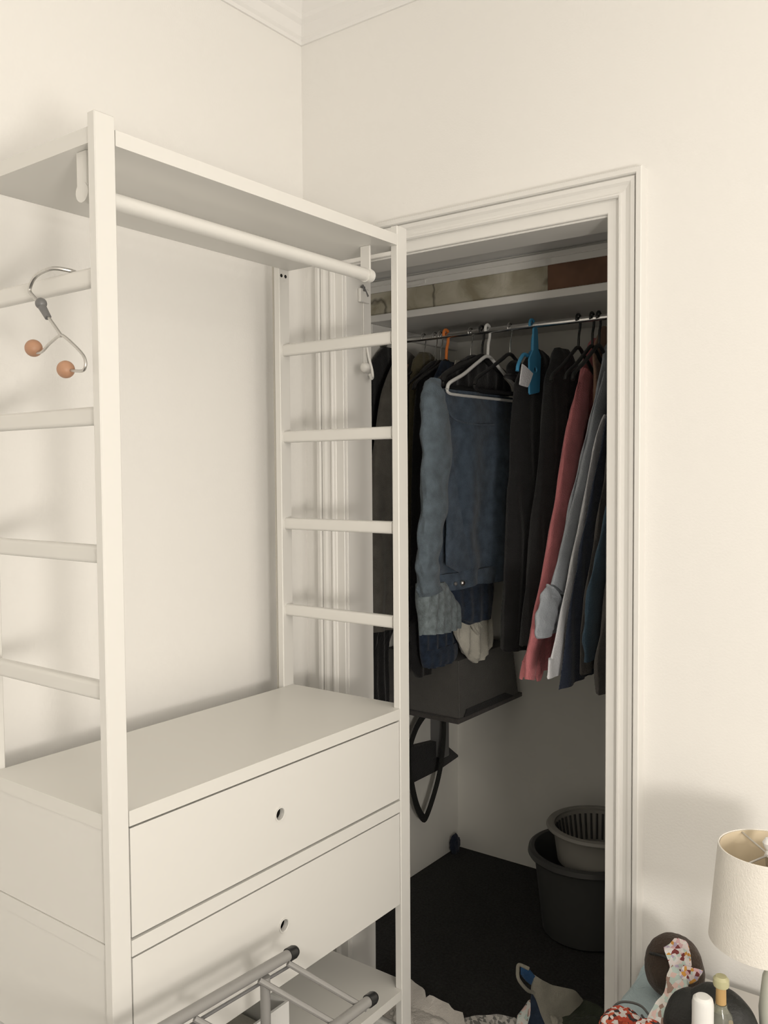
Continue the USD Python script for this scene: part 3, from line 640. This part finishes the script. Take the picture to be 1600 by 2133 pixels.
t.part('neck_edge', tube(catmull([(.633, .195, .190), (.610, .181, .200), (.612, .168, .190), (.625, .150, .178), (.636, .177, .140), (.643, .205, .120)], 6), .005, 8), BEIGEF)
t.part('placket', sheet([(.636, .206, .120), (.653, .213, .090), (.69, .19, .040), (.66, .13, .012), (.640, .165, .050), (.638, .190, .090)], .005, .005, 28), DENIMD, label='dark blue inside edge')
t.part('pink_edge', sheet([(.624, .144, .08), (.636, .167, .10), (.639, .190, .11), (.647, .174, .08), (.645, .14, .03), (.625, .12, .03)], .005, .004, 29), FLORAL2)
t.part('bundle', heap((.685, .225, .015), (.040, .06, .045), 30), BEIGEF)
t = Thing('green_jumper', 'dark green jumper on the floor right of the beige jacket', 'jumper', (.76, .3, 0))
t.part('fold', sheet([(.723, .357, .055), (.775, .359, .045), (.85, .30, .02), (.83, .20, .012), (.72, .20, .02), (.695, .25, .035)], .008, .008, 31), GREENF)
t.part('heap', heap((.765, .28, .012), (.06, .07, .04), 32), GREENF)

# ------------------------------------------------------------------ bedside table with lamp and clutter
TZ = .470
t = Thing('bedside_table', 'small pale bedside table under the lamp against the right wall', 'table', (1.36, -.28, 0))
t.part('table_top', box(1.085, 1.64, -.54, -.045, TZ-.025, TZ, .004), TABLEW)
for x in (1.11, 1.60):
    for y in (-.52, -.075):
        t.part('leg', box(x-.018, x+.018, y-.018, y+.018, 0, TZ-.0255, .003), TABLEW)
t.part('apron', box(1.10, 1.625, -.51, -.075, TZ-.11, TZ-.0258, .002), TABLEW)
LC = (1.363, -.30)
t = Thing('table_lamp', 'table lamp with tapered white fabric shade on the bedside table', 'lamp', (*LC, TZ))
z0, z1, r0, r1 = .720, .892, .099, .084
sh = lathe([(r0, z0), (r0+.0015, z0+.001), (r1+.0015, z1), (r1, z1+.0008), (r1-.001, z1), (r0-.001, z0+.001), (r0, z0)], 72, (*LC, 0))
s = t.part('lamp_shade', sh, LINEN)
t.part('shade_lining', lathe([(r0-.0018, z0+.002), (r1-.0018, z1-.001), (r1-.0026, z1-.001), (r0-.0026, z0+.002), (r0-.0018, z0+.002)], 72, (*LC, 0)), SHADEIN, under=s)
for a in (0.3, 2.4, 4.5):
    t.part('spider_arm', tube([(LC[0], LC[1], z1-.012), (LC[0]+(r1-.003)*math.cos(a), LC[1]+(r1-.003)*math.sin(a), z1-.004)], .0018, 8), STEEL, under=s)
t.part('finial', lathe([(0, z1-.016), (.008, z1-.014), (.005, z1-.004), (.009, z1+.003), (.011, z1+.010), (.006, z1+.018), (0, z1+.020)], 24, (*LC, 0)), WHTPL)
t.part('base', lathe([(0, TZ+.0005), (.045, TZ+.0005), (.048, TZ+.008), (.030, TZ+.018), (.022, TZ+.06), (.026, TZ+.13), (.020, TZ+.19), (.010, TZ+.215), (0, TZ+.215)], 40, (LC[0]+.012, LC[1]-.0, 0)), PALEG)
t.part('socket', tube([(LC[0]+.012, LC[1], TZ+.21), (LC[0]+.012, LC[1], TZ+.30), (LC[0], LC[1], z1-.010)], .007, 12), STEEL)
t.part('bulb', blob((LC[0]+.004, LC[1], .80), (.028, .028, .036), 1, 0, 1, 3), PALEG)

t = Thing('brown_pouch', 'rounded brown cloth pouch beside the door casing on the bedside table', 'pouch', (1.155, -.2, TZ))
t.part('body', blob((1.155, -.175, TZ+.074), (.060, .048, .068), 5, .07, 1.8, 4, flat=-.060), BROWNF)
t.part('zip', tube(catmull([(1.115, -.205, TZ+.105), (1.150, -.224, TZ+.118), (1.190, -.212, TZ+.105)], 6), .003, 8), BLKBAG)
t = Thing('black_bag', 'black round toiletry bag in front of the table lamp', 'bag', (1.30, -.30, TZ))
t.part('body', blob((1.292, -.345, TZ+.078), (.074, .050, .088), 6, .045, 1.6, 4, flat=-.077), BLKBAG)
t.part('flap', blob((1.240, -.35, TZ+.070), (.045, .046, .075), 7, .06, 1.6, 3, flat=-.069), BLKBAG)
t.part('pull_tag', box(1.318, 1.326, -.398, -.394, TZ+.125, TZ+.140, .001), CORKP)
t = Thing('floral_scarf', 'crumpled flower print scarf draped over the brown pouch', 'scarf', (1.20, -.3, TZ))
t.part('knot', sheet([(1.164, -.260, .626), (1.184, -.250, .648), (1.205, -.250, .648), (1.222, -.280, .632), (1.226, -.300, .600), (1.200, -.310, .590), (1.186, -.290, .606)], .006, .012, 33, .007, 45), FLORAL)
t.part('end', sheet([(1.212, -.292, .622), (1.248, -.290, .623), (1.240, -.300, .606), (1.226, -.310, .598), (1.208, -.305, .604)], .006, .010, 34, .007, 45), FLORAL)
t.part('tail', sheet([(1.186, -.285, .612), (1.222, -.300, .606), (1.231, -.335, .592), (1.224, -.362, .565), (1.212, -.40, .522), (1.180, -.40, .500), (1.162, -.365, .530), (1.186, -.325, .575)], .006, .010, 35, .008, 35), FLORAL2)
t = Thing('pale_blue_towel', 'pale blue towel hanging over the left edge of the bedside table', 'towel', (1.1, -.2, TZ))
t.part('flat', sheet([(1.075, -.08, .478), (1.135, -.09, .480), (1.20, -.20, .478), (1.24, -.42, .476), (1.13, -.48, .476), (1.075, -.36, .478)], .008, .004, 36), LBLUE)
t.part('drop', sheet([(1.078, -.08, .478), (1.066, -.085, .468), (1.040, -.12, .423), (1.024, -.20, .400), (1.030, -.30, .370), (1.050, -.38, .400), (1.078, -.38, .478), (1.080, -.2, .480)], .008, .006, 37), LBLUE)
t.part('hump', sheet([(1.060, -.10, .470), (1.078, -.07, .500), (1.098, -.075, .515), (1.118, -.10, .500), (1.125, -.15, .482), (1.075, -.2, .475)], .008, .004, 38), LBLUE)
t = Thing('red_print_cloth', 'red and white printed cloth bunched at the front of the bedside table', 'cloth', (1.17, -.4, TZ))
t.part('bunch', blob((1.115, -.36, TZ+.030), (.040, .045, .030), 8, .2, 3.0, 4, flat=-.018), REDPR)
t.part('bunch', blob((1.195, -.425, TZ+.050), (.045, .030, .055), 9, .2, 3.0, 4, flat=-.040), REDPR)
t = Thing('cable', 'thin grey cable looping over the pale blue towel', 'cable', (1.12, -.32, TZ))
t.part('loop', tube(catmull([(1.093, -.37, .484), (1.084, -.34, .505), (1.090, -.315, .515), (1.107, -.30, .516), (1.131, -.30, .517), (1.150, -.31, .512), (1.176, -.335, .508), (1.20, -.37, .51)], 7), .0024, 8), CABLE)
t.part('loop', tube(catmull([(1.140, -.32, .512), (1.160, -.345, .514), (1.150, -.375, .516), (1.175, -.395, .510), (1.22, -.42, .505)], 7), .0022, 8), CABLE)
BT = (1.288, -.43)
t = Thing('white_bottle', 'white rounded cylinder bottle in front of the black bag', 'bottle', (*BT, TZ))
t.part('bottle_body', lathe([(0, .001), (.0170, .001), (.0185, .004), (.0185, .135), (0, .135)], 36, (*BT, TZ)), WHTPL)
t.part('cap', lathe([(0, .1355), (.0182, .1355), (.0182, .176), (.0165, .184), (.012, .188), (0, .189)], 36, (*BT, TZ)), WHTPL)
PT = (1.310, -.400)
t = Thing('clear_bottle', 'clear bottle with yellow green cap beside the white bottle', 'bottle', (*PT, TZ))
t.part('bottle_body', lathe([(0, .001), (.020, .001), (.022, .004), (.022, .130), (.019, .148), (.011, .160), (.010, .168), (0, .168)], 36, (*PT, TZ)), CLEARP)
t.part('neck', lathe([(0, .1685), (.0090, .1685), (.0085, .199), (0, .199)], 24, (*PT, TZ)), CORKP)
t.part('cap', lathe([(0, .1992), (.0125, .1992), (.0138, .203), (.0132, .212), (.009, .217), (0, .218)], 24, (*PT, TZ)), YELCAP)
t.part('sticker', lathe([(.0222, .06), (.0226, .06), (.0226, .112), (.0222, .112), (.0222, .06)], 36, (*PT, TZ)), WHTPL)
